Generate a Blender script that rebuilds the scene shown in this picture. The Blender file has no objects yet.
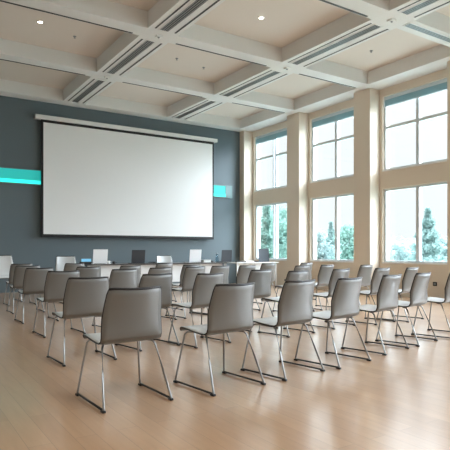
import bpy, bmesh, math, random
from mathutils import Vector, Matrix
random.seed(7)
PI = math.pi
scene = bpy.context.scene
COL = scene.collection

# ------------------------------------------------------------------ materials
def mat(name, col, rough=.5, metal=0.0, spec=.5, coat=0.0, emit=None, estr=0.0, bump=None, vary=None, sheen=0):
    m = bpy.data.materials.new(name); m.use_nodes = True
    nt = m.node_tree; b = nt.nodes['Principled BSDF']
    b.inputs['Base Color'].default_value = (*col, 1)
    b.inputs['Roughness'].default_value = rough
    b.inputs['Metallic'].default_value = metal
    b.inputs['Specular IOR Level'].default_value = spec
    b.inputs['Coat Weight'].default_value = coat
    if emit:
        b.inputs['Emission Color'].default_value = (*emit, 1)
        b.inputs['Emission Strength'].default_value = estr
    tc = nt.nodes.new('ShaderNodeTexCoord')
    if vary:
        sc, amt = vary
        n = nt.nodes.new('ShaderNodeTexNoise'); n.inputs['Scale'].default_value = sc; n.inputs['Detail'].default_value = 3
        r = nt.nodes.new('ShaderNodeMapRange'); r.inputs['To Min'].default_value = 1-amt; r.inputs['To Max'].default_value = 1+amt
        v = nt.nodes.new('ShaderNodeVectorMath'); v.operation = 'SCALE'; v.inputs[0].default_value = col
        nt.links.new(tc.outputs['Object'], n.inputs['Vector']); nt.links.new(n.outputs['Fac'], r.inputs['Value'])
        nt.links.new(r.outputs['Result'], v.inputs['Scale']); nt.links.new(v.outputs['Vector'], b.inputs['Base Color'])
    if bump:
        sc, st = bump
        n = nt.nodes.new('ShaderNodeTexNoise'); n.inputs['Scale'].default_value = sc; n.inputs['Detail'].default_value = 4
        bp = nt.nodes.new('ShaderNodeBump'); bp.inputs['Strength'].default_value = st; bp.inputs['Distance'].default_value = .002
        nt.links.new(tc.outputs['Object'], n.inputs['Vector']); nt.links.new(n.outputs['Fac'], bp.inputs['Height'])
        nt.links.new(bp.outputs['Normal'], b.inputs['Normal'])
    return m

def floor_mat():
    m = bpy.data.materials.new('oak_plank_floor'); m.use_nodes = True
    nt = m.node_tree; b = nt.nodes['Principled BSDF']; N = nt.nodes.new; L = nt.links.new
    tc = N('ShaderNodeTexCoord'); mp = N('ShaderNodeMapping'); mp.inputs['Rotation'].default_value = (0, 0, PI/2)
    L(tc.outputs['Object'], mp.inputs['Vector'])
    br = N('ShaderNodeTexBrick'); br.offset = .37; br.offset_frequency = 2
    br.inputs['Color1'].default_value = (0.56, 0.335, 0.185, 1)
    br.inputs['Color2'].default_value = (0.63, 0.385, 0.215, 1)
    br.inputs['Mortar'].default_value = (0.34, 0.225, 0.14, 1)
    br.inputs['Scale'].default_value = 1; br.inputs['Mortar Size'].default_value = .0016
    br.inputs['Mortar Smooth'].default_value = .6
    br.inputs['Brick Width'].default_value = 1.5; br.inputs['Row Height'].default_value = .13
    L(mp.outputs['Vector'], br.inputs['Vector'])
    m2 = N('ShaderNodeMapping'); m2.inputs['Scale'].default_value = (14, 1.2, 1)
    L(tc.outputs['Object'], m2.inputs['Vector'])
    n = N('ShaderNodeTexNoise'); n.inputs['Scale'].default_value = 2.2; n.inputs['Detail'].default_value = 6
    L(m2.outputs['Vector'], n.inputs['Vector'])
    r = N('ShaderNodeMapRange'); r.inputs['To Min'].default_value = .88; r.inputs['To Max'].default_value = 1.12
    L(n.outputs['Fac'], r.inputs['Value'])
    v = N('ShaderNodeVectorMath'); v.operation = 'SCALE'
    L(br.outputs['Color'], v.inputs[0]); L(r.outputs['Result'], v.inputs['Scale'])
    L(v.outputs['Vector'], b.inputs['Base Color'])
    b.inputs['Roughness'].default_value = .32
    b.inputs['Specular IOR Level'].default_value = .7
    b.inputs['Coat Weight'].default_value = 1; b.inputs['Coat Roughness'].default_value = .2; b.inputs['Coat IOR'].default_value = 2.3; b.inputs['IOR'].default_value = 1.55
    bp = N('ShaderNodeBump'); bp.inputs['Strength'].default_value = .12; bp.inputs['Distance'].default_value = .002
    L(n.outputs['Fac'], bp.inputs['Height']); L(bp.outputs['Normal'], b.inputs['Normal'])
    return m

def glass_mat(name, tint=(.955, .972, .975), refl=1.0):
    m = bpy.data.materials.new(name); m.use_nodes = True
    nt = m.node_tree; nt.nodes.clear(); N = nt.nodes.new; L = nt.links.new
    o = N('ShaderNodeOutputMaterial'); t = N('ShaderNodeBsdfTransparent'); t.inputs['Color'].default_value = (*tint, 1)
    g = N('ShaderNodeBsdfGlossy'); g.inputs['Roughness'].default_value = .02
    lw = N('ShaderNodeLayerWeight'); lw.inputs['Blend'].default_value = .5
    pw = N('ShaderNodeMath'); pw.operation = 'POWER'; pw.inputs[1].default_value = 4
    f = N('ShaderNodeMapRange'); f.inputs['To Min'].default_value = .02; f.inputs['To Max'].default_value = .55
    L(lw.outputs['Facing'], pw.inputs[0]); L(pw.outputs['Value'], f.inputs['Value'])
    x = N('ShaderNodeMixShader')
    L(f.outputs['Result'], x.inputs['Fac']); L(t.outputs['BSDF'], x.inputs[1]); L(g.outputs['BSDF'], x.inputs[2])
    L(x.outputs['Shader'], o.inputs['Surface'])
    return m

def leaf_mat(name, col):
    m = bpy.data.materials.new(name); m.use_nodes = True
    nt = m.node_tree; nt.nodes.clear(); N = nt.nodes.new; L = nt.links.new
    o = N('ShaderNodeOutputMaterial')
    d = N('ShaderNodeBsdfDiffuse'); t = N('ShaderNodeBsdfTranslucent'); a = N('ShaderNodeMixShader'); a.inputs['Fac'].default_value = .45
    tc = N('ShaderNodeTexCoord'); n = N('ShaderNodeTexNoise'); n.inputs['Scale'].default_value = 1.5
    r = N('ShaderNodeMapRange'); r.inputs['To Min'].default_value = .85; r.inputs['To Max'].default_value = 1.12
    v = N('ShaderNodeVectorMath'); v.operation = 'SCALE'; v.inputs[0].default_value = col
    L(tc.outputs['Object'], n.inputs['Vector']); L(n.outputs['Fac'], r.inputs['Value']); L(r.outputs['Result'], v.inputs['Scale'])
    L(v.outputs['Vector'], d.inputs['Color']); L(v.outputs['Vector'], t.inputs['Color'])
    L(d.outputs['BSDF'], a.inputs[1]); L(t.outputs['BSDF'], a.inputs[2]); L(a.outputs['Shader'], o.inputs['Surface'])
    return m

M = {
 'floor': floor_mat(),
 'slate': mat('slate_blue_paint', (.112, .150, .170), .36, bump=(60, .15), vary=(.6, .04)),
 'wallR': mat('cream_plaster', (.73, .64, .53), .6, bump=(50, .15), vary=(.8, .02)),
 'wallW': mat('pale_plaster', (.74, .70, .64), .7, bump=(50, .15)),
 'beam': mat('white_beam_plaster', (.73, .735, .715), .6, bump=(40, .12), vary=(.9, .015)),
 'recess': mat('warm_ceiling_panel', (.70, .635, .57), .7, vary=(.7, .02)),
 'black': mat('black_slot', (.012, .012, .013), .5, vary=(5, .1)),
 'slotgrey': mat('grey_grille_metal', (.30, .31, .31), .4, .5, vary=(9, .05)),
 'frame': mat('window_frame_aluminium', (.66, .71, .73), .4, .15, vary=(3, .03)),
 'glass': glass_mat('window_glass'),
 'teal_blind': leaf_mat('teal_blind_fabric', (.36, .49, .51)),
 'screen': mat('matte_screen_fabric', (.80, .81, .80), .65, bump=(400, .05), vary=(.5, .01)),
 'screenb': mat('black_screen_border', (.008, .008, .009), .7, vary=(5, .1)),
 'housing': mat('white_powder_coat', (.78, .78, .76), .35, vary=(3, .02)),
 'tealglow': mat('teal_backlit_panel', (.03, .35, .33), .3, emit=(.01, .55, .50), estr=.55, vary=(2, .05)),
 'tealled': mat('teal_led_strip', (.05, .5, .45), .3, emit=(.02, .85, .75), estr=1.1, vary=(2, .03)),
 'tealframe': mat('grey_teal_metal', (.17, .26, .26), .4, .3, vary=(4, .05)),
 'shell_out': mat('taupe_chair_shell', (.165, .163, .152), .40, coat=.1, bump=(250, .12), vary=(3, .03)),
 'shell_in': mat('pale_grey_seat_shell', (.60, .62, .62), .34, coat=.25, bump=(250, .08), vary=(3, .03)),
 'edge': mat('black_edge_trim', (.012, .012, .014), .45, vary=(8, .1)),
 'chrome': mat('brushed_steel_tube', (.30, .295, .285), .38, 1.0, vary=(12, .05)),
 'runner': mat('dark_runner_cap', (.035, .035, .036), .4, .4, vary=(12, .08)),
 'tabletop': mat('dark_table_laminate', (.055, .052, .05), .3, vary=(4, .08)),
 'tablewhite': mat('white_table_laminate', (.70, .72, .72), .4, vary=(3, .02)),
 'lapwhite': mat('white_laptop_shell', (.82, .84, .86), .35, vary=(8, .02)),
 'lapdark': mat('dark_laptop_shell', (.018, .021, .026), .5, 0, vary=(8, .06)),
 'lapblue': mat('navy_laptop_shell', (.032, .045, .060), .5, 0, vary=(8, .06)),
 'keys': mat('black_keys', (.02, .02, .022), .5, vary=(20, .1)),
 'bluelit': mat('lit_blue_display', (.1, .3, .5), .3, emit=(.25, .62, .85), estr=.55, vary=(6, .1)),
 'paper': mat('white_paper', (.82, .82, .80), .7, vary=(6, .02)),
 'tumbler': glass_mat('clear_drinking_glass', (.80, .87, .90)),
 'lamp': mat('lamp_diffuser', (1, .95, .85), .3, emit=(1, .93, .78), estr=14, vary=(6, .01)),
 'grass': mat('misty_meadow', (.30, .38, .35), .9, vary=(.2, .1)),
 'leafA': leaf_mat('hazed_green_leaves', (.23, .36, .31)),  # outdoor haze is painted into these paler leaf colours
 'leafB': leaf_mat('hazed_blue_green_needles', (.26, .36, .34)),
 'leafC': leaf_mat('hazed_grey_green_leaves', (.32, .41, .40)),
 'bark': mat('grey_bark', (.30, .32, .30), .8, vary=(3, .1)),
}

# ------------------------------------------------------------------ mesh helpers
def box(bm, x0, x1, y0, y1, z0, z1):
    v = [bm.verts.new(p) for p in ((x0,y0,z0),(x1,y0,z0),(x1,y1,z0),(x0,y1,z0),(x0,y0,z1),(x1,y0,z1),(x1,y1,z1),(x0,y1,z1))]
    for f in ((0,3,2,1),(4,5,6,7),(0,1,5,4),(1,2,6,5),(2,3,7,6),(3,0,4,7)):
        bm.faces.new([v[i] for i in f])

def tube(bm, pts, r, seg=8, closed=False):
    pts = [Vector(p) for p in pts]; n = len(pts); rings = []
    for i, p in enumerate(pts):
        a = pts[max(i-1, 0)]; b = pts[min(i+1, n-1)]
        d = (b-a).normalized()
        up = Vector((0,0,1)) if abs(d.z) < .9 else Vector((0,1,0))
        s = d.cross(up).normalized(); t = s.cross(d)
        rr = r[i] if isinstance(r, (list, tuple)) else r
        rings.append([bm.verts.new(p + (s*math.cos(2*PI*k/seg)+t*math.sin(2*PI*k/seg))*rr) for k in range(seg)])
    for i in range(n-1):
        for k in range(seg):
            bm.faces.new((rings[i][k], rings[i][(k+1)%seg], rings[i+1][(k+1)%seg], rings[i+1][k]))
    bm.faces.new(rings[0][::-1]); bm.faces.new(rings[-1])

def lathe(bm, prof, cx=0, cy=0, seg=20):
    rings = []
    for r, z in prof:
        rings.append([bm.verts.new((cx+r*math.cos(2*PI*k/seg), cy+r*math.sin(2*PI*k/seg), z)) for k in range(seg)])
    for i in range(len(rings)-1):
        for k in range(seg):
            bm.faces.new((rings[i][k], rings[i][(k+1)%seg], rings[i+1][(k+1)%seg], rings[i+1][k]))
    bm.faces.new(rings[0][::-1]); bm.faces.new(rings[-1])

def obj(name, bm, m, parent=None, smooth=False, bevel=0, loc=None):
    bmesh.ops.recalc_face_normals(bm, faces=bm.faces)
    me = bpy.data.meshes.new(name); bm.to_mesh(me); bm.free()
    if smooth:
        for p in me.polygons: p.use_smooth = True
    o = bpy.data.objects.new(name, me); COL.objects.link(o)
    for mm in (m if isinstance(m, (list, tuple)) else [m]): me.materials.append(mm)
    if parent: o.parent = parent
    if loc: o.location = loc
    if bevel:
        b = o.modifiers.new('bevel', 'BEVEL'); b.width = bevel; b.segments = 2; b.limit_method = 'ANGLE'
    return o

def bx(name, m, dims, parent=None, bevel=0):
    bm = bmesh.new()
    for d in (dims if isinstance(dims[0], (list, tuple)) else [dims]): box(bm, *d)
    return obj(name, bm, m, parent, bevel=bevel)

def tag(o, label, cat, group=None):
    o['label'] = label; o['category'] = cat
    if group: o['group'] = group
    return o
def thing(name, label, cat, loc=(0,0,0), rotz=0, group=None):
    o = bpy.data.objects.new(name, None); COL.objects.link(o); o.empty_display_size = .1
    o.location = loc; o.rotation_euler = (0,0,rotz)
    return tag(o, label, cat, group)
def struct(o):
    o['kind'] = 'structure'; return o
def sempty(name, loc=(0,0,0)):
    o = bpy.data.objects.new(name, None); COL.objects.link(o); o.location = loc; o.empty_display_size = .1
    return struct(o)
def copy_tree(o, parent=None):
    c = o.copy(); COL.objects.link(c); c.parent = parent
    if parent is None and 'label' in c: pass
    for ch in list(o.children): copy_tree(ch, c)
    return c

# ------------------------------------------------------------------ room shell
XR, XC, XL = 10.36, 10.0, -4.2      # window-wall plane, column face, left wall
YF, YB = 14.46, -4.6                # screen wall, back wall
ZB, ZT = 5.13, 5.44                 # beam underside, coffer panel
OUT = 10.62
struct(bx('floor', M['floor'], (XL-.2, OUT, YB-.2, YF+.2, -.2, 0)))
struct(bx('wall_front', M['slate'], (XL-.2, OUT, YF, YF+.2, 0, ZT+.2)))
struct(bx('wall_back', M['wallW'], (XL-.2, OUT, YB-.2, YB, 0, ZT+.2)))
struct(bx('wall_left', M['wallW'], (XL-.2, XL, YB, YF, 0, ZT+.2)))

ceil = struct(bx('ceiling', M['recess'], (XL, OUT, YB, YF, ZT, ZT+.2)))
# beams
yb = [(14.06, 14.46), (11.38, 11.76), (8.64, 9.02), (5.80, 6.18), (3.0, 3.38), (.2, .58), (-2.6, -2.22), (-4.6, -4.3)]
xb = [(7.07, 7.72), (3.95, 4.56), (.8, 1.4), (-2.35, -1.75)]
for a, b in xb:
    bx('beam', M['beam'], (a, b, YB, YF, ZB, ZT+.05), ceil)
bx('beam', M['beam'], (9.76, OUT, YB, YF, ZB, ZT+.05), ceil)
for i, (a, b) in enumerate(yb):
    ex = [(XL, -2.35), (-1.75, .8), (1.4, 3.95), (4.56, 7.07), (7.72, 9.76)]
    for s, e in ex:
        bx('beam', M['beam'], (s, e, a, b, ZB+.001, ZT+.05), ceil)

# window wall: bays between columns
cols = [(14.20, 14.46), (11.43, 11.98), (8.79, 9.33), (6.12, 6.68), (3.48, 4.03), (.84, 1.39), (-1.80, -1.25), (-4.6, -4.2)]
S0, S1, S2, S3 = .80, 2.64, 3.09, 4.94     # sill, lower head, upper sill, upper head
wr = bmesh.new()
box(wr, XR, OUT, YB, YF, 0, S0); box(wr, XR, OUT, YB, YF, S1, S2); box(wr, XR, OUT, YB, YF, S3, ZB)
bays = []
for i in range(len(cols)-1):
    hi = cols[i][0]; lo = cols[i+1][1]
    bays.append((lo+.09, hi-.09))
prev = YF
for lo, hi in bays:
    for z0, z1 in ((S0, S1), (S2, S3)):
        box(wr, XR, OUT, hi, prev, z0, z1)
    prev = lo
for z0, z1 in ((S0, S1), (S2, S3)): box(wr, XR, OUT, YB, prev, z0, z1)
struct(obj('wall_right', wr, M['wallR']))
for i, (a, b) in enumerate(cols):
    struct(bx('trim_%d' % (i+1), M['wallR'], (XC, XR, a, b, 0, ZB), bevel=.008))

def window(n, y0, y1, z0, z1, midbar, double):
    w = sempty('window_%d' % n, (XR+.12, (y0+y1)/2, z0))
    W = (y1-y0)/2; H = z1-z0; f = .055
    bx('window_frame', M['frame'], [(-.06,.06,-W,-W+f,0,H), (-.06,.06,W-f,W,0,H), (-.06,.06,-W+f,W-f,0,f), (-.06,.06,-W+f,W-f,H-f,H)], w)
    if double:
        mull = [(-.05,.05,-.055,.005,f,H-f), (-.03,.05,.075,.125,f,H-f)]
        bounds = [(-W+f, -.055), (.125, W-f)]
    else:
        mull = [(-.05,.05,-.045,.045,f,H-f)]
        bounds = [(-W+f, -.045), (.045, W-f)]
    bx('mullion', M['frame'], mull, w)
    rows = [(f, H-f)]
    bx('window_sill', M['housing'], (-.14, -.06, -W, W, -.02, .012), w)
    if midbar:
        zb = midbar-z0
        bx('transom_bar', M['frame'], [(-.045,.045,a,b,zb-.035,zb+.035) for a, b in bounds], w)
        rows = [(f, zb-.035), (zb+.035, H-f)]
    for a, b in bounds:
        for c, d in rows:
            bx('pane', M['glass'], (.0, .008, a, b, c, d), w)
    return w
n = 1
for i, (lo, hi) in enumerate(bays):
    window(n, lo, hi, S0, S1, None, i == 0); n += 1
    window(n, lo, hi, S2, S3, 4.17, i == 0); n += 1
    # raised blind under the head of each upper window
    if i < 4:
        where = ['in the window next to the screen wall', 'in the window between the two slim cream columns', 'in the nearest window at right', 'in the window beyond the right picture edge'][i]
        t = thing('window_blind', 'raised teal slatted blind ' + where, 'blind', (XR+.02, (lo+hi)/2, S3-.055), 0, 'raised teal blinds')
        Wd = (hi-lo)/2-.06
        bx('head_rail', M['frame'], (-.02, .025, -Wd, Wd, -.045, -.002), t)
        bm = bmesh.new()
        for k in range(4): box(bm, -.02, .02, -Wd+.01, Wd-.01, -.080-.036*k, -.050-.036*k)
        for cy in (-Wd*.6, 0, Wd*.6): box(bm, -.002, .002, cy-.004, cy+.004, -.20, -.045)
        obj('slats', bm, M['teal_blind'], t)
        bx('bottom_rail', M['frame'], (-.022, .022, -Wd, Wd, -.218, -.199), t)

# ------------------------------------------------------------------ ceiling fittings
def slot_line(name, label, cat, x0, x1, y0, y1, group, m=M['black']):
    """thin recessed slot in a beam underside: black slit with white lips"""
    t = thing(name, label, cat, ((x0+x1)/2, (y0+y1)/2, ZB), 0, group)
    a, b = (x1-x0)/2, (y1-y0)/2
    e = .012
    bx('lip', M['housing'], [(-a-e, -a, -b, b, -.002, .0), (a, a+e, -b, b, -.002, 0), (-a-e, a+e, -b-e, -b, -.002, 0), (-a-e, a+e, b, b+e, -.002, 0)], t)
    bx('slot', m, (-a, a, -b, b, -.004, 0), t)
    return t
def grille(label, x0, x1, y0, y1, group):
    t = thing('ceiling_diffuser', label, 'air vent', ((x0+x1)/2, (y0+y1)/2, ZB), 0, group)
    a, b = (x1-x0)/2, (y1-y0)/2; e = .015
    bx('diffuser_frame', M['housing'], [(-a-e, -a, -b-e, b+e, -.010, 0), (a, a+e, -b-e, b+e, -.010, 0), (-a, a, -b-e, -b, -.010, 0), (-a, a, b, b+e, -.010, 0)], t)
    bx('backing', M['black'], (-a, a, -b, b, -.002, 0), t)
    bm = bmesh.new()
    if b > a:
        k = 4
        for i in range(k):
            c = -a + 2*a*(i+.5)/k; box(bm, c-.009, c+.009, -b, b, -.008, -.003)
    else:
        k = 4
        for i in range(k):
            c = -b + 2*b*(i+.5)/k; box(bm, -a, a, c-.009, c+.009, -.008, -.003)
    obj('louvres', bm, M['slotgrey'], t)
segY = [(11.86, 13.98, 'screen wall end'), (9.12, 11.30, 'second bay from the screen'), (6.28, 8.56, 'third bay from the screen'), (3.48, 5.72, 'fourth bay from the screen')]
for xa, side in ((3.95, 'left long beam'), (7.07, 'right long beam')):
    w = .61 if xa < 5 else .65
    for y0, y1, wh in segY:
        slot_line('slot_vent', 'thin slot on the left of the %s, %s' % (side, wh), 'air vent', xa+.095, xa+.13, y0, y1, 'narrow slots along the long beams')
        grille('grey louvred grille in the %s, %s' % (side, wh), xa+.20, xa+.37, y0, y1, 'louvred grilles along the long beams')
        slot_line('slot_vent', 'black slot on the right edge of the %s, %s' % (side, wh), 'air vent', xa+w-.115, xa+w-.075, y0, y1, 'narrow slots along the long beams')
cs = [(-1.65, .7, 'far left'), (1.5, 3.80, 'left'), (4.70, 6.92, 'middle'), (7.86, 9.70, 'window side')]
for yy, wh in ((11.72, 'first cross beam from the screen'), (8.98, 'second cross beam from the screen'), (6.14, 'third cross beam from the screen')):
    for x0, x1, s in cs[1:]:
        if yy < 7 and x0 > 7:
            grille('dark louvred grille framed white on the %s, %s' % (wh, s), x0-.12, x1, 5.90, 6.04, None)
        else:
            slot_line('slot_vent', 'thin black slot on the %s, %s coffer' % (wh, s), 'air vent', x0, x1, yy-.024, yy+.024, 'narrow slots along the cross beams')
def junction(x, y, label):
    t = thing('ceiling_sensor', label, 'sensor', (x, y, ZB), 0, 'junction boxes on the beams')
    bx('housing', M['housing'], (-.06, .06, -.05, .05, -.03, 0), t, bevel=.006)
    bm = bmesh.new(); lathe(bm, [(.016, -.045), (.022, -.03)], seg=10); obj('sensor_head', bm, M['slotgrey'], t)
junction(7.38, 6.0, 'small white box with metal head where beams cross at top right')
junction(7.38, 8.83, 'small white box where beams cross near image centre right')
junction(4.26, 11.57, 'small white box on the left beam crossing nearest the screen')
junction(4.26, 8.83, 'small white box on the left beam crossing at top')

def downlight(x, y, label, watts=60):
    t = thing('downlight', label, 'ceiling light', (x, y, ZT), 0, 'recessed downlights in the coffers')
    bm = bmesh.new(); lathe(bm, [(.06, 0), (.06, -.008), (.042, -.012), (.038, -.004)], seg=20); obj('bezel', bm, M['housing'], t)
    bm = bmesh.new(); lathe(bm, [(.037, -.004), (.035, -.013)], seg=20); obj('lamp', bm, M['lamp'], t)
    l = bpy.data.lights.new('downlight_beam', 'SPOT'); l.energy = watts; l.color = (1, .90, .76); l.spot_size = 2.4; l.spot_blend = .9; l.shadow_soft_size = .05
    lo = bpy.data.objects.new('downlight_beam', l); COL.objects.link(lo); lo.location = (0, 0, -.03); lo.parent = t
downlight(2.42, 10.15, 'lit round downlight in the left coffer')
downlight(5.83, 7.72, 'lit round downlight in the middle coffer')
def sprinkler(x, y, label):
    t = thing('sprinkler', label, 'sprinkler', (x, y, ZT), 0, 'sprinkler heads in the coffers')
    bm = bmesh.new(); lathe(bm, [(.035, 0), (.03, -.01), (.01, -.014), (.008, -.03), (.022, -.034), (.022, -.038)], seg=12); obj('sprinkler_head', bm, M['slotgrey'], t)
sprinkler(3.17, 10.46, 'small sprinkler head in the coffer with the left downlight')
sprinkler(8.8, 7.7, 'small dark sprinkler head in the coffer beside the windows')
sprinkler(5.47, 10.4, 'small sprinkler head left in the coffer in front of the screen')
sprinkler(6.27, 10.56, 'small sprinkler head right in the coffer in front of the screen')

# ------------------------------------------------------------------ screen and teal band
t = thing('projection_screen', 'large white pull-down projection screen with black border on the slate wall', 'projection screen', (6.24, YF, 1.50))
ax, bxx = 3.50-6.24, 8.83-6.24
bx('border', M['screenb'], (ax-.055, bxx+.055, -.135, -.09, 0, 3.125), t)
bx('screen_fabric', M['screen'], (ax, bxx, -.140, -.1355, .045, 3.05), t)
bx('housing', M['housing'], (ax-.22, bxx+.16, -.20, -.02, 3.125, 3.235), t, bevel=.012)
bx('end_cap', M['slotgrey'], (ax-.235, ax-.22, -.20, -.02, 3.127, 3.233), t)
bx('end_cap', M['slotgrey'], (bxx+.16, bxx+.175, -.20, -.02, 3.127, 3.233), t)
for bxk in (-2.2, 0, 2.0):
    bx('wall_bracket', M['slotgrey'], (bxk-.04, bxk+.04, -.03, -.004, 3.13, 3.22), t)
bx('bottom_bar', M['screenb'], (ax-.055, bxx+.055, -.15, -.10, -.035, 0), t, bevel=.008)

t = thing('light_band', 'glowing teal horizontal light band running behind the projection screen', 'wall light', (XL+.01, YF, 2.88))
Ltot = 9.40-XL
bx('band_frame', M['tealframe'], [(0, Ltot+.26, -.05, -.001, -.02, 0), (0, Ltot+.26, -.05, -.001, .37, .39), (Ltot, Ltot+.26, -.045, -.001, 0, .37)], t)
bx('glow_panel', M['tealglow'], (0, Ltot, -.035, -.001, .0, .37), t)
bx('led_strip', M['tealled'], (0, Ltot, -.045, -.035, .01, .10), t)

# ------------------------------------------------------------------ chair
def shell_profile():
    P = [(.235, .432), (.225, .452), (.195, .462), (.10, .458), (0, .448), (-.09, .442), (-.135, .444), (-.165, .458), (-.183, .485), (-.196, .53), (-.215, .61), (-.238, .70), (-.26, .78), (-.272, .826)]
    return P
def width_at(i, n):
    # half width along the profile from seat front to back top
    tt = i/(n-1)
    w = [.205, .215, .222, .228, .231, .232, .232, .232, .232, .231, .226, .218, .208, .198]
    return w[i]
def shell_surface(offset):
    P = shell_profile(); n = len(P); ns = 12; grid = []
    sgn = 1
    for i, (y, z) in enumerate(P):
        a = Vector(P[max(i-1, 0)]); b = Vector(P[min(i+1, n-1)]); d = (b-a).normalized(); nrm = Vector((d.y, -d.x))  # towards the sitter
        # profile runs front->back->up: sitter side is up / forward
        nrm = Vector((-d.y, d.x)) if False else nrm
        w = width_at(i, n); row = []
        backness = max(0, min(1, (z-.46)/.15))
        for k in range(ns+1):
            u = -1+2*k/ns
            curve = (.046*backness + .003*(1-backness))*(abs(u)**2.2)
            x = u*w
            # the rims curl towards the sitter: up on the seat, forward on the back
            yy = y + sgn*nrm.x*curve
            zz = z + sgn*nrm.y*curve
            # corner rounding at top and at the seat front
            if i >= n-2: zz -= (.010 if i == n-1 else .0)*(abs(u)**6)
            row.append((x + 0, yy + nrm.x*offset, zz + nrm.y*offset))
        grid.append(row)
    return grid
TH = .013
gi = shell_surface(0); 
# pick the sign of the offset so that the outer skin lies under the seat / behind the back
go = shell_surface(TH)
if go[4][6][2] > gi[4][6][2]: go = shell_surface(-TH)
def patch(i0, i1, name, parent):
    """double-skinned piece of the shell: pale inside, taupe outside"""
    bm = bmesh.new(); A = []; B = []
    for i in range(i0, i1+1):
        A.append([bm.verts.new(p) for p in gi[i]]); B.append([bm.verts.new(p) for p in go[i]])
    fi = []; 
    m_, n_ = len(A), len(A[0])
    for i in range(m_-1):
        for k in range(n_-1):
            f = bm.faces.new((A[i][k], A[i][k+1], A[i+1][k+1], A[i+1][k])); f.material_index = 1; f.smooth = True
            f = bm.faces.new((B[i][k], B[i+1][k], B[i+1][k+1], B[i][k+1])); f.material_index = 0; f.smooth = True
        for k in (0, n_-1):
            f = bm.faces.new((A[i][k], A[i+1][k], B[i+1][k], B[i][k])); f.material_index = 0
    for i in (0, m_-1):
        for k in range(n_-1):
            f = bm.faces.new((A[i][k], B[i][k], B[i][k+1], A[i][k+1])); f.material_index = 0
    bmesh.ops.recalc_face_normals(bm, faces=bm.faces)
    me = bpy.data.meshes.new(name); bm.to_mesh(me); bm.free()
    me.materials.append(M['shell_out']); me.materials.append(M['shell_in'])
    o = bpy.data.objects.new(name, me); COL.objects.link(o); o.parent = parent
    return o
def edge_path(i0, i1, k):
    return [tuple((a+b)/2 for a, b in zip(gi[i][k], go[i][k])) for i in range(i0, i1+1)]
def make_chair(name='shell_chair'):
    t = thing(name, '', 'chair')
    NP = len(gi)
    s = patch(0, 7, 'seat', t)
    b = patch(7, NP-1, 'backrest', t)
    bm = bmesh.new()
    tube(bm, edge_path(0, 7, 0), .0065, 6); tube(bm, edge_path(0, 7, 12), .0065, 6)
    tube(bm, [tuple((p+q)/2 for p, q in zip(gi[0][k], go[0][k])) for k in range(13)], .0065, 6)
    obj('edge_trim', bm, M['edge'], s, smooth=True)
    bm = bmesh.new()
    tube(bm, edge_path(7, NP-1, 0), .0065, 6); tube(bm, edge_path(7, NP-1, 12), .0065, 6)
    tube(bm, [tuple((p+q)/2 for p, q in zip(gi[NP-1][k], go[NP-1][k])) for k in range(13)], .010, 6)
    obj('edge_trim', bm, M['edge'], b, smooth=True)
    r = .0085
    for sx in (-1, 1):
        bm = bmesh.new(); tube(bm, [(sx*.165,.10,.428), (sx*.195,.150,.424), (sx*.207,.168,.405), (sx*.232,.200,.22), (sx*.258,.232,.022), (sx*.259,.234,.012)], r, 8)
        obj('leg', bm, M['chrome'], t, smooth=True)
        bm = bmesh.new(); tube(bm, [(sx*.165,-.06,.424), (sx*.195,-.112,.421), (sx*.207,-.130,.402), (sx*.232,-.205,.22), (sx*.258,-.284,.022), (sx*.259,-.286,.012)], r, 8)
        obj('leg', bm, M['chrome'], t, smooth=True)
        bm = bmesh.new(); tube(bm, [(sx*.259,.238,.015), (sx*.259,-.280,.015)], r, 8)
        rn = obj('runner', bm, M['runner'], t, smooth=True)
        for yy in (.225, -.277):
            bx('glide', M['edge'], (sx*.259-.013, sx*.259+.013, yy-.022, yy+.022, 0, .017), rn, bevel=.004)
    bm = bmesh.new()
    for yy, zz in ((.10,.432), (-.06,.427)): tube(bm, [(-.168,yy,zz-.004), (.168,yy,zz-.004)], r, 8)
    obj('crossbar', bm, M['chrome'], t, smooth=True)
    return t
FWD = Vector((math.sin(math.radians(33.05)), math.cos(math.radians(33.05))))
RGT = Vector((FWD.y, -FWD.x))
def at(px, Y):
    k = (px-225)/518; d = FWD + RGT*k
    return d.x*Y/d.y
chair0 = make_chair()
H = 10
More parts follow.
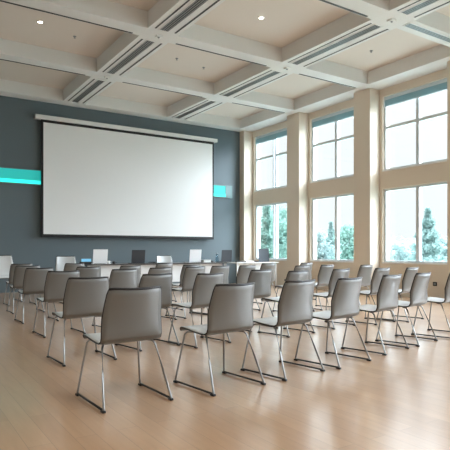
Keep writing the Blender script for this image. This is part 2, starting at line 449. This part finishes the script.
# (pixel column of the back, world Y of the back, heading left of world +Y in degrees, label)
G1 = 'grey shell chairs set out in rows facing the screen'
CH = [
 (136, 3.42, 2,  'grey shell chair nearest the camera, leftmost of the nearest row, four feet in view'),
 (236, 3.38, 6, 'large grey shell chair at image centre, second from left in the nearest row'),
 (301, 3.45, 9, 'third grey shell chair from the left in the row nearest the camera'),
 (351, 3.52, 10, 'fourth grey shell chair from the left in the row nearest the camera'),
 (393, 3.72, 12, 'fifth grey shell chair from the left in the row nearest the camera'),
 (424, 3.85, 13, 'sixth grey shell chair from left in the nearest row, last shown whole'),
 (457, 3.92, 13, 'grey shell chair of the nearest row cut off by the right picture edge'),
 (89, 4.98, 2,   'grey shell chair at the left end of the second row, beyond the nearest chair'),
 (158, 5.30, 9,  'grey shell chair of the second row seen just right of the nearest chair'),
 (211, 5.12, 10, 'grey shell chair of the second row just left behind the large central chair'),
 (262, 5.72, 8,  'grey shell chair of the second row just right of the large central chair'),
 (299, 5.12, 10, 'front one of two grey backrests peeking over the third nearest-row chair'),
 (342, 5.30, 10, 'grey shell chair of the second row behind the fourth nearest-row chair'),
 (383, 5.25, 9,  'grey shell chair of the second row behind the fifth nearest-row chair'),
 (413, 5.20, 12, 'rightmost grey shell chair of the second row, behind the sixth nearest-row chair'),
 (64, 6.75, 2,   'grey shell chair at the left end of the third row'),
 (125, 6.95, 8,  'grey shell chair of the third row, below the black laptop on the left table'),
 (161, 7.30, 9,  'grey shell chair of the third row, middle of three lined up left of centre'),
 (196, 7.42, 10, 'grey shell chair of the third row below the middle white laptop'),
 (221, 7.58, 10, 'grey shell chair of the third row below the black laptop on the middle table'),
 (248, 7.60, 10, 'third-row grey shell chair below the low paper stack on the white table'),
 (303, 6.95, 10, 'grey shell chair of the third row, middle of three overlapping by the left column'),
 (328, 7.10, 10, 'grey shell chair of the third row standing alone below the second window'),
 (367, 6.60, 10, 'grey shell chair of the third row standing below the right column'),
 (40, 8.20, 1,   'grey shell chair at the left end of the fourth row'),
 (89, 8.40, 4,   'grey shell chair of the fourth row, just below the left white laptop'),
 (131, 8.55, 8,  'grey shell chair of the fourth row mostly hidden below the left table black laptop'),
 (192, 8.50, 9,  'grey shell chair of the fourth row mostly hidden below the middle white laptop'),
 (269, 8.60, 8,  'pale grey shell chair of the fourth row before the right white table'),
 (307, 8.55, 10, 'farthest of three overlapping grey shell chairs by the left column'),
 (28, 9.55, 0,   'second farthest grey shell chair in the file along the left picture edge'),
 (165, 9.90, 8,  'farthest of three grey shell chairs lined up left of the middle white laptop'),
 (22, 10.95, 0,  'farthest grey shell chair in the file along the left picture edge'),
 (75, 10.8, 3,   'grey shell chair close to the left table, below the small lit display'),
]
first = True
for px, Y, h, lab in CH:
    a = math.radians(h)
    X = at(px, Y)
    c = chair0 if first else copy_tree(chair0)
    first = False
    # the back sits .24 m behind the chair centre
    c.location = (X - math.sin(a)*.24, Y + math.cos(a)*.24, 0); c.rotation_euler = (0, 0, a)
    c['label'] = lab; c['group'] = G1
# presenter chairs behind the tables, facing the rows
def pres(px, Y, rz, lab, s=1.10):
    c = copy_tree(chair0); c.location = (at(px, Y), Y, 0); c.rotation_euler = (0, 0, rz); c.scale = (s, s, s)
    c['label'] = lab; c['group'] = 'pale chairs of the speakers facing the rows'
    for ch in c.children:
        if ch.name.startswith(('seat', 'backrest')): pass
pres(3, 11.9, PI*1.02, 'pale shell chair facing the camera at the left picture edge by the slate wall', 1.2)
pres(68, 13.2, PI*.98, 'pale shell chair behind the left table facing the rows, left of the lit display', 1.15)
pres(168, 13.4, PI, 'pale shell chair behind the tables between the dark laptop and the middle white laptop', 1.15)

# ------------------------------------------------------------------ tables
TZ = .775
def table(x0, x1, y0, y1, top, label):
    t = thing('conference_table', label, 'table', ((x0+x1)/2, (y0+y1)/2, 0), 0, 'long tables in front of the screen')
    a, b = (x1-x0)/2, (y1-y0)/2
    bx('tabletop', top, (-a, a, -b, b, TZ-.028, TZ), t, bevel=.004)
    bx('modesty_panel', M['tablewhite'], (-a+.10, a-.10, -b+.10, -b+.12, .28, TZ-.03), t)
    for sx in (-1, 1):
        for sy in (-1, 1):
            bm = bmesh.new(); tube(bm, [(sx*(a-.06), sy*(b-.06), 0), (sx*(a-.06), sy*(b-.06), TZ-.028)], .02, 10)
            obj('leg', bm, M['tablewhite'], t, smooth=True)
    return t
table(3.90, 5.85, 11.95, 12.65, M['tabletop'], 'left long table with a thin dark top and white front panel')
table(6.12, 7.92, 12.05, 12.75, M['tabletop'], 'middle long table with a thin dark top, carrying the middle white laptop')
table(8.02, 9.50, 11.75, 12.45, M['tablewhite'], 'right white topped table by the window corner with the navy laptop')

def laptop(px, Y, m, label, w=.34, h=.30, tilt=8, rz=0.0, base=.22):
    t = thing('laptop', label, 'laptop', (at(px, Y), Y, TZ), rz, 'open laptops on the tables')
    bx('keyboard_base', m, (-w/2, w/2, 0, base, 0, .016), t, bevel=.003)
    bx('keys', M['keys'], (-w/2+.02, w/2-.02, .09, base-.015, .016, .0185), t)
    bm = bmesh.new(); box(bm, -w/2, w/2, -.009, 0, .0, h)
    lid = obj('lid', bm, m, t, bevel=.003); lid.location = (0, .004, .017); lid.rotation_euler = (math.radians(tilt), 0, 0)
    bx('display', M['keys'], (-w/2+.012, w/2-.012, 0, .001, .015, h-.012), lid)
    bm = bmesh.new(); tube(bm, [(-w/2+.04, .002, .015), (w/2-.04, .002, .015)], .007, 8); obj('hinge', bm, M['keys'], t)
    return t
laptop(100, 12.1, M['lapwhite'], 'tall white laptop on the left table, its blank back to the rows', .36, .34)
laptop(138, 12.1, M['lapdark'], 'black laptop at the right of the left table', .36, .33)
laptop(195, 12.3, M['lapwhite'], 'white laptop on the middle table', .36, .34)
laptop(226.5, 12.35, M['lapdark'], 'black laptop near the right end of the middle table', .37, .33, 4, .1)
laptop(264, 11.95, M['lapblue'], 'navy laptop on the right white table in front of the first window', .42, .37, -3, .12)

t = thing('tablet_display', 'small lit pale blue display on a black base beside the left white laptop', 'display', (at(86, 12.15), 12.15, TZ))
bx('base', M['keys'], (-.12, .12, -.04, .12, 0, .06), t, bevel=.006)
bx('screen', M['bluelit'], (-.115, .115, -.03, -.005, .06, .13), t, bevel=.004)

def mug(px, Y, m, label, r=.035, h=.09, z=TZ):
    t = thing('mug', label, 'mug', (at(px, Y), Y, z), 0, 'small items on the tables')
    bm = bmesh.new(); lathe(bm, [(r*.9, 0), (r, .01), (r, h), (r*.88, h), (r*.85, .015)], seg=16); obj('cup', bm, m, t, smooth=True)
    bm = bmesh.new(); tube(bm, [(r*.95, 0, h*.8), (r*1.6, 0, h*.75), (r*1.7, 0, h*.45), (r*1.5, 0, h*.25), (r*.95, 0, h*.2)], .005, 6); obj('handle', bm, m, t, smooth=True)
mug(108.5, 12.15, M['paper'], 'white mug just right of the left white laptop', .04, .075)
mug(114, 12.2, M['keys'], 'small black mug between the two laptops on the left table', .035, .06)
mug(212, 12.3, M['keys'], 'small black mug left of the clear carafe', .03, .05)

t = thing('cable_coil', 'dark coil of cable lying behind the dark laptop at the left table end', 'cable', (at(152, 12.25), 12.25, TZ))
bm = bmesh.new(); tube(bm, [(.10*math.cos(a*.5), .07*math.sin(a*.5), .006+.0015*a) for a in range(26)], .005, 6); obj('cable', bm, M['keys'], t, smooth=True)

def paper_stack(px, Y, label, w=.3, d=.22, h=.04):
    t = thing('paper_stack', label, 'papers', (at(px, Y), Y, TZ), random.uniform(-.1, .1), 'paper stacks on the tables')
    bx('sheets', M['paper'], (-w/2, w/2, -d/2, d/2, 0, h), t)
    bx('top_sheet', M['paper'], (-w/2+.01, w/2+.008, -d/2-.006, d/2-.01, h, h+.003), t)
paper_stack(205.5, 12.35, 'white paper stack right of the middle white laptop', .22, .22, .07)
paper_stack(248, 12.05, 'low white paper stack on the left of the right white table', .26, .22, .035)

t = thing('carafe', 'clear glass carafe standing between the white stack and the black laptop', 'carafe', (at(217, 12.3), 12.3, TZ))
bm = bmesh.new(); lathe(bm, [(.045, 0), (.052, .02), (.05, .10), (.03, .17), (.028, .21), (.036, .235), (.032, .235), (.024, .20), (.026, .17), (.045, .10), (.046, .02), (.04, .008)], seg=20); obj('body', bm, M['tumbler'], t, smooth=True)
bm = bmesh.new(); lathe(bm, [(.03, .235), (.033, .25), (.02, .262)], seg=16); obj('stopper', bm, M['slotgrey'], t, smooth=True)

t = thing('presentation_remote', 'dark flat remote and pouch lying right of the black laptop by the corner', 'remote', (at(240, 12.0), 12.0, TZ))
bx('body', M['keys'], (-.13, .10, -.05, .05, 0, .03), t, bevel=.008)
bx('button', M['slotgrey'], (-.10, -.04, -.012, .012, .03, .033), t)

t = thing('wall_socket', 'small black wall socket low on the cream wall below the right window', 'socket', (XR, 7.22, .30), 0)
bx('plate', M['edge'], (-.012, 0, -.05, .05, 0, .09), t, bevel=.003)
bx('outlet', M['slotgrey'], (-.016, -.012, -.03, .03, .02, .07), t)

# ------------------------------------------------------------------ outside
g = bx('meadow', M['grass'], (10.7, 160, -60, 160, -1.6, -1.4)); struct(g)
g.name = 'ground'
def foliage(bm, c, rx, rz, n, s, cone=False):
    for _ in range(n):
        if cone:
            h = random.random()**.8; rr = rx*(1-h)*(.55+.6*random.random())+.05; a = random.uniform(0, 2*PI)
            tier = .75+.25*math.cos(h*38)
            p = Vector((c[0]+rr*tier*math.cos(a), c[1]+rr*tier*math.sin(a), c[2]+rz*h-.12*rr))
        else:
            d = Vector((random.gauss(0,1), random.gauss(0,1), random.gauss(0,1))).normalized()
            q = random.random()**.4
            p = Vector((c[0]+d.x*rx*q, c[1]+d.y*rx*q, c[2]+d.z*rz*q))
        e1 = Vector((random.gauss(0,1), random.gauss(0,1), random.gauss(0,1))).normalized()
        e2 = e1.orthogonal().normalized()
        z = s*random.uniform(.6, 1.4)
        bm.faces.new([bm.verts.new(p+e1*z), bm.verts.new(p+e2*z*.5), bm.verts.new(p-e1*z*.8), bm.verts.new(p-e2*z*.5)])
def tree(px, t, top, halfw, kind, label, m, n=2600):
    """px: bearing; t: distance; top: height above floor; halfw: crown half width"""
    k = (px-225)/518; d = FWD+RGT*k; X, Y = d.x*t, d.y*t; base = -1.4
    o = thing('conifer_tree' if kind == 'cone' else 'broadleaf_tree', label, 'tree', (X, Y, base), random.uniform(0, 6), 'misty trees outside the windows')
    Hh = top-base
    bm = bmesh.new(); tube(bm, [(0,0,-.1), (.05,0,Hh*.4), (0,.03,Hh*.93)], [.12,.08,.015], 8)
    if kind != 'cone':
        for q in range(6):
            a = q*1.05; tube(bm, [(.03,0,Hh*(.3+.05*q)), (halfw*.6*math.cos(a), halfw*.6*math.sin(a), Hh*(.5+.06*q))], [.045,.012], 6)
    obj('trunk', bm, M['bark'], o, smooth=True)
    bm = bmesh.new()
    if kind == 'cone': foliage(bm, (0,0,Hh*.10), halfw, Hh*.92, n, .17, True)
    else:
        for q in range(11):
            a = random.uniform(0, 6.28); r = halfw*random.uniform(.1, .62); zc = Hh*random.uniform(.30, .82)
            sh = halfw*random.uniform(.32, .5)*(1.25 - zc/Hh*.5)
            foliage(bm, (r*math.cos(a), r*math.sin(a), min(zc, Hh-sh)), sh, sh, n//11, .12)
        foliage(bm, (0,0,Hh*.88), halfw*.4, Hh*.12, n//8, .12)
    obj('crown', bm, m, o)
TR = [
 (428, 34, 3.75, 1.9, 'cone', 'tall misty conifer standing alone outside the nearest window', 'leafB', 3000),
 (398, 43, 1.9, 1.9, 'b', 'low misty tree left of the tall conifer outside the nearest window', 'leafC', 1800),
 (412, 56, 2.2, 2.2, 'b', 'low pale tree between the low tree and the tall conifer', 'leafC', 1800),
 (446, 42, 2.3, 2.0, 'b', 'low misty tree at the right picture edge outside the nearest window', 'leafC', 1800),
 (319, 35, 2.6, 1.5, 'b', 'misty broad tree in the left pane of the second window', 'leafC', 2600),
 (331, 47, 3.6, 1.1, 'cone', 'pointed tree rising by the mullion of the second window', 'leafB', 2400),
 (349, 33, 2.8, 1.4, 'b', 'green tree in the right pane of the second window', 'leafA', 2600),
 (257, 44, 3.5, 2.0, 'b', 'pale broad tree in the left pane of the corner window', 'leafC', 2600),
 (267, 24, 3.2, .8, 'cone', 'green pointed tree by the mullion of the corner window', 'leafA', 2600),
 (281, 33, 4.0, 1.8, 'b', 'full green tree in the right pane of the corner window', 'leafA', 3200),
 (294, 40, 3.6, 1.9, 'b', 'green tree mostly hidden by the column right of the corner window', 'leafA', 1500),
 (365, 45, 2.6, 2.2, 'b', 'pale tree hidden by the column left of the nearest window', 'leafC', 1500),
 (384, 51, 2.4, 2.2, 'b', 'far pale tree at the left edge of the nearest window', 'leafC', 1500),
]
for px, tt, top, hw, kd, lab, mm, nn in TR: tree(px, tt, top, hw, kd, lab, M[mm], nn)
# misty undergrowth band along the meadow: nobody could count it
bm = bmesh.new()
for i in range(150):
    a = 25 + i*.9
    px = random.uniform(225, 520); t_ = random.uniform(60, 80); k = (px-225)/518; d = FWD+RGT*k
    s = random.uniform(1.5, 2.5)
    foliage(bm, (d.x*t_, d.y*t_, -1.4+s*.7), s*1.5, s*1.2, 200, .28)
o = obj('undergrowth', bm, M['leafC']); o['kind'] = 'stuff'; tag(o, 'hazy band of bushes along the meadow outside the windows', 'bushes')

# ------------------------------------------------------------------ light
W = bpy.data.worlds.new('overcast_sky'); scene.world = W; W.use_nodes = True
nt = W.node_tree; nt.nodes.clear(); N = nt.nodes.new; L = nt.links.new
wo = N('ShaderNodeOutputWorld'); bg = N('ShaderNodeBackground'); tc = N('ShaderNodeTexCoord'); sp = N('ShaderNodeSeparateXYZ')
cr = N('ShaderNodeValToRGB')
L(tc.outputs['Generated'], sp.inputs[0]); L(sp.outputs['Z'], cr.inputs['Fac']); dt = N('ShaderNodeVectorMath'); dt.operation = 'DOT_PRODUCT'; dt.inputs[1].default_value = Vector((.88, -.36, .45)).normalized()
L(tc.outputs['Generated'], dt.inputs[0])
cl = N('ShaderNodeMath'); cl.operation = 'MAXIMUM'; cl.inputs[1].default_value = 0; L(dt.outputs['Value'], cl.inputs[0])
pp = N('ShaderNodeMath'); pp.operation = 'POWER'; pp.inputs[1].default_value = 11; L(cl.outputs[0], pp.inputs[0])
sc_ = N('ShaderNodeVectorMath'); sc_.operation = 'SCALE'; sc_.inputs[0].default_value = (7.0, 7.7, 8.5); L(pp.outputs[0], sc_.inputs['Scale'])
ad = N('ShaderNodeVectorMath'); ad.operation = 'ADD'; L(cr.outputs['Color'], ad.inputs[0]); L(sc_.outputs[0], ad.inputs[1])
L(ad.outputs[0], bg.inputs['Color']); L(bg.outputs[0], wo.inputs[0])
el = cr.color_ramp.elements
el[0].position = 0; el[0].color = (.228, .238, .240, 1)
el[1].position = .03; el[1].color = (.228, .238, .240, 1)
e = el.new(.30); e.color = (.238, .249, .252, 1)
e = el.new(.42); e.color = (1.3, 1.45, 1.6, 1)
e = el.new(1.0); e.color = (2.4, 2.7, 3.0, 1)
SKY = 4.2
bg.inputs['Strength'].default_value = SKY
for i, (lo, hi) in enumerate(bays):
    l = bpy.data.lights.new('daylight_portal', 'AREA'); l.shape = 'RECTANGLE'; l.size = S3-S0; l.size_y = hi-lo
    l.cycles.is_portal = True
    o = bpy.data.objects.new('daylight_portal', l); COL.objects.link(o)
    o.location = (XR+.28, (lo+hi)/2, (S0+S3)/2); o.rotation_euler = (0, math.radians(90), 0)

# fill lights added out of view to brighten the hall, not known fixtures
def fill_panel(x, y, label, watts, col=(1,.95,.88)):
    t = thing('fill_light', label, 'ceiling light', (x, y, ZT), 0, 'added fill lights over the back half of the hall')
    bx('fill_frame', M['housing'], (-.8, .8, -.8, .8, -.05, 0), t)
    l = bpy.data.lights.new('fill_glow', 'AREA'); l.shape = 'SQUARE'; l.size = 1.5; l.energy = watts; l.color = col
    o = bpy.data.objects.new('fill_glow', l); COL.objects.link(o); o.location = (0, 0, -.06); o.parent = t
for x, y, s in ((2.7, 1.8, 'right, nearer the rows'), (-.5, 1.8, 'left, nearer the rows'), (2.7, -1.0, 'right, nearer the back wall'), (-.5, -1.0, 'left, nearer the back wall')):
    fill_panel(x, y, 'added square fill light out of view, ' + s, 30)

# ------------------------------------------------------------------ camera
cam = bpy.data.cameras.new('camera'); co = bpy.data.objects.new('camera', cam); COL.objects.link(co)
cam.sensor_width = 36; cam.lens = 518/450*36; cam.shift_y = 26/450
co.location = (0, 0, 1.09); co.rotation_euler = (PI/2, 0, -math.radians(33.05))
cam.clip_end = 500
scene.camera = co
vs = scene.view_settings
vs.view_transform = 'Standard'; vs.look = 'None'; vs.gamma = 1; vs.use_curve_mapping = False; vs.exposure = 0.12
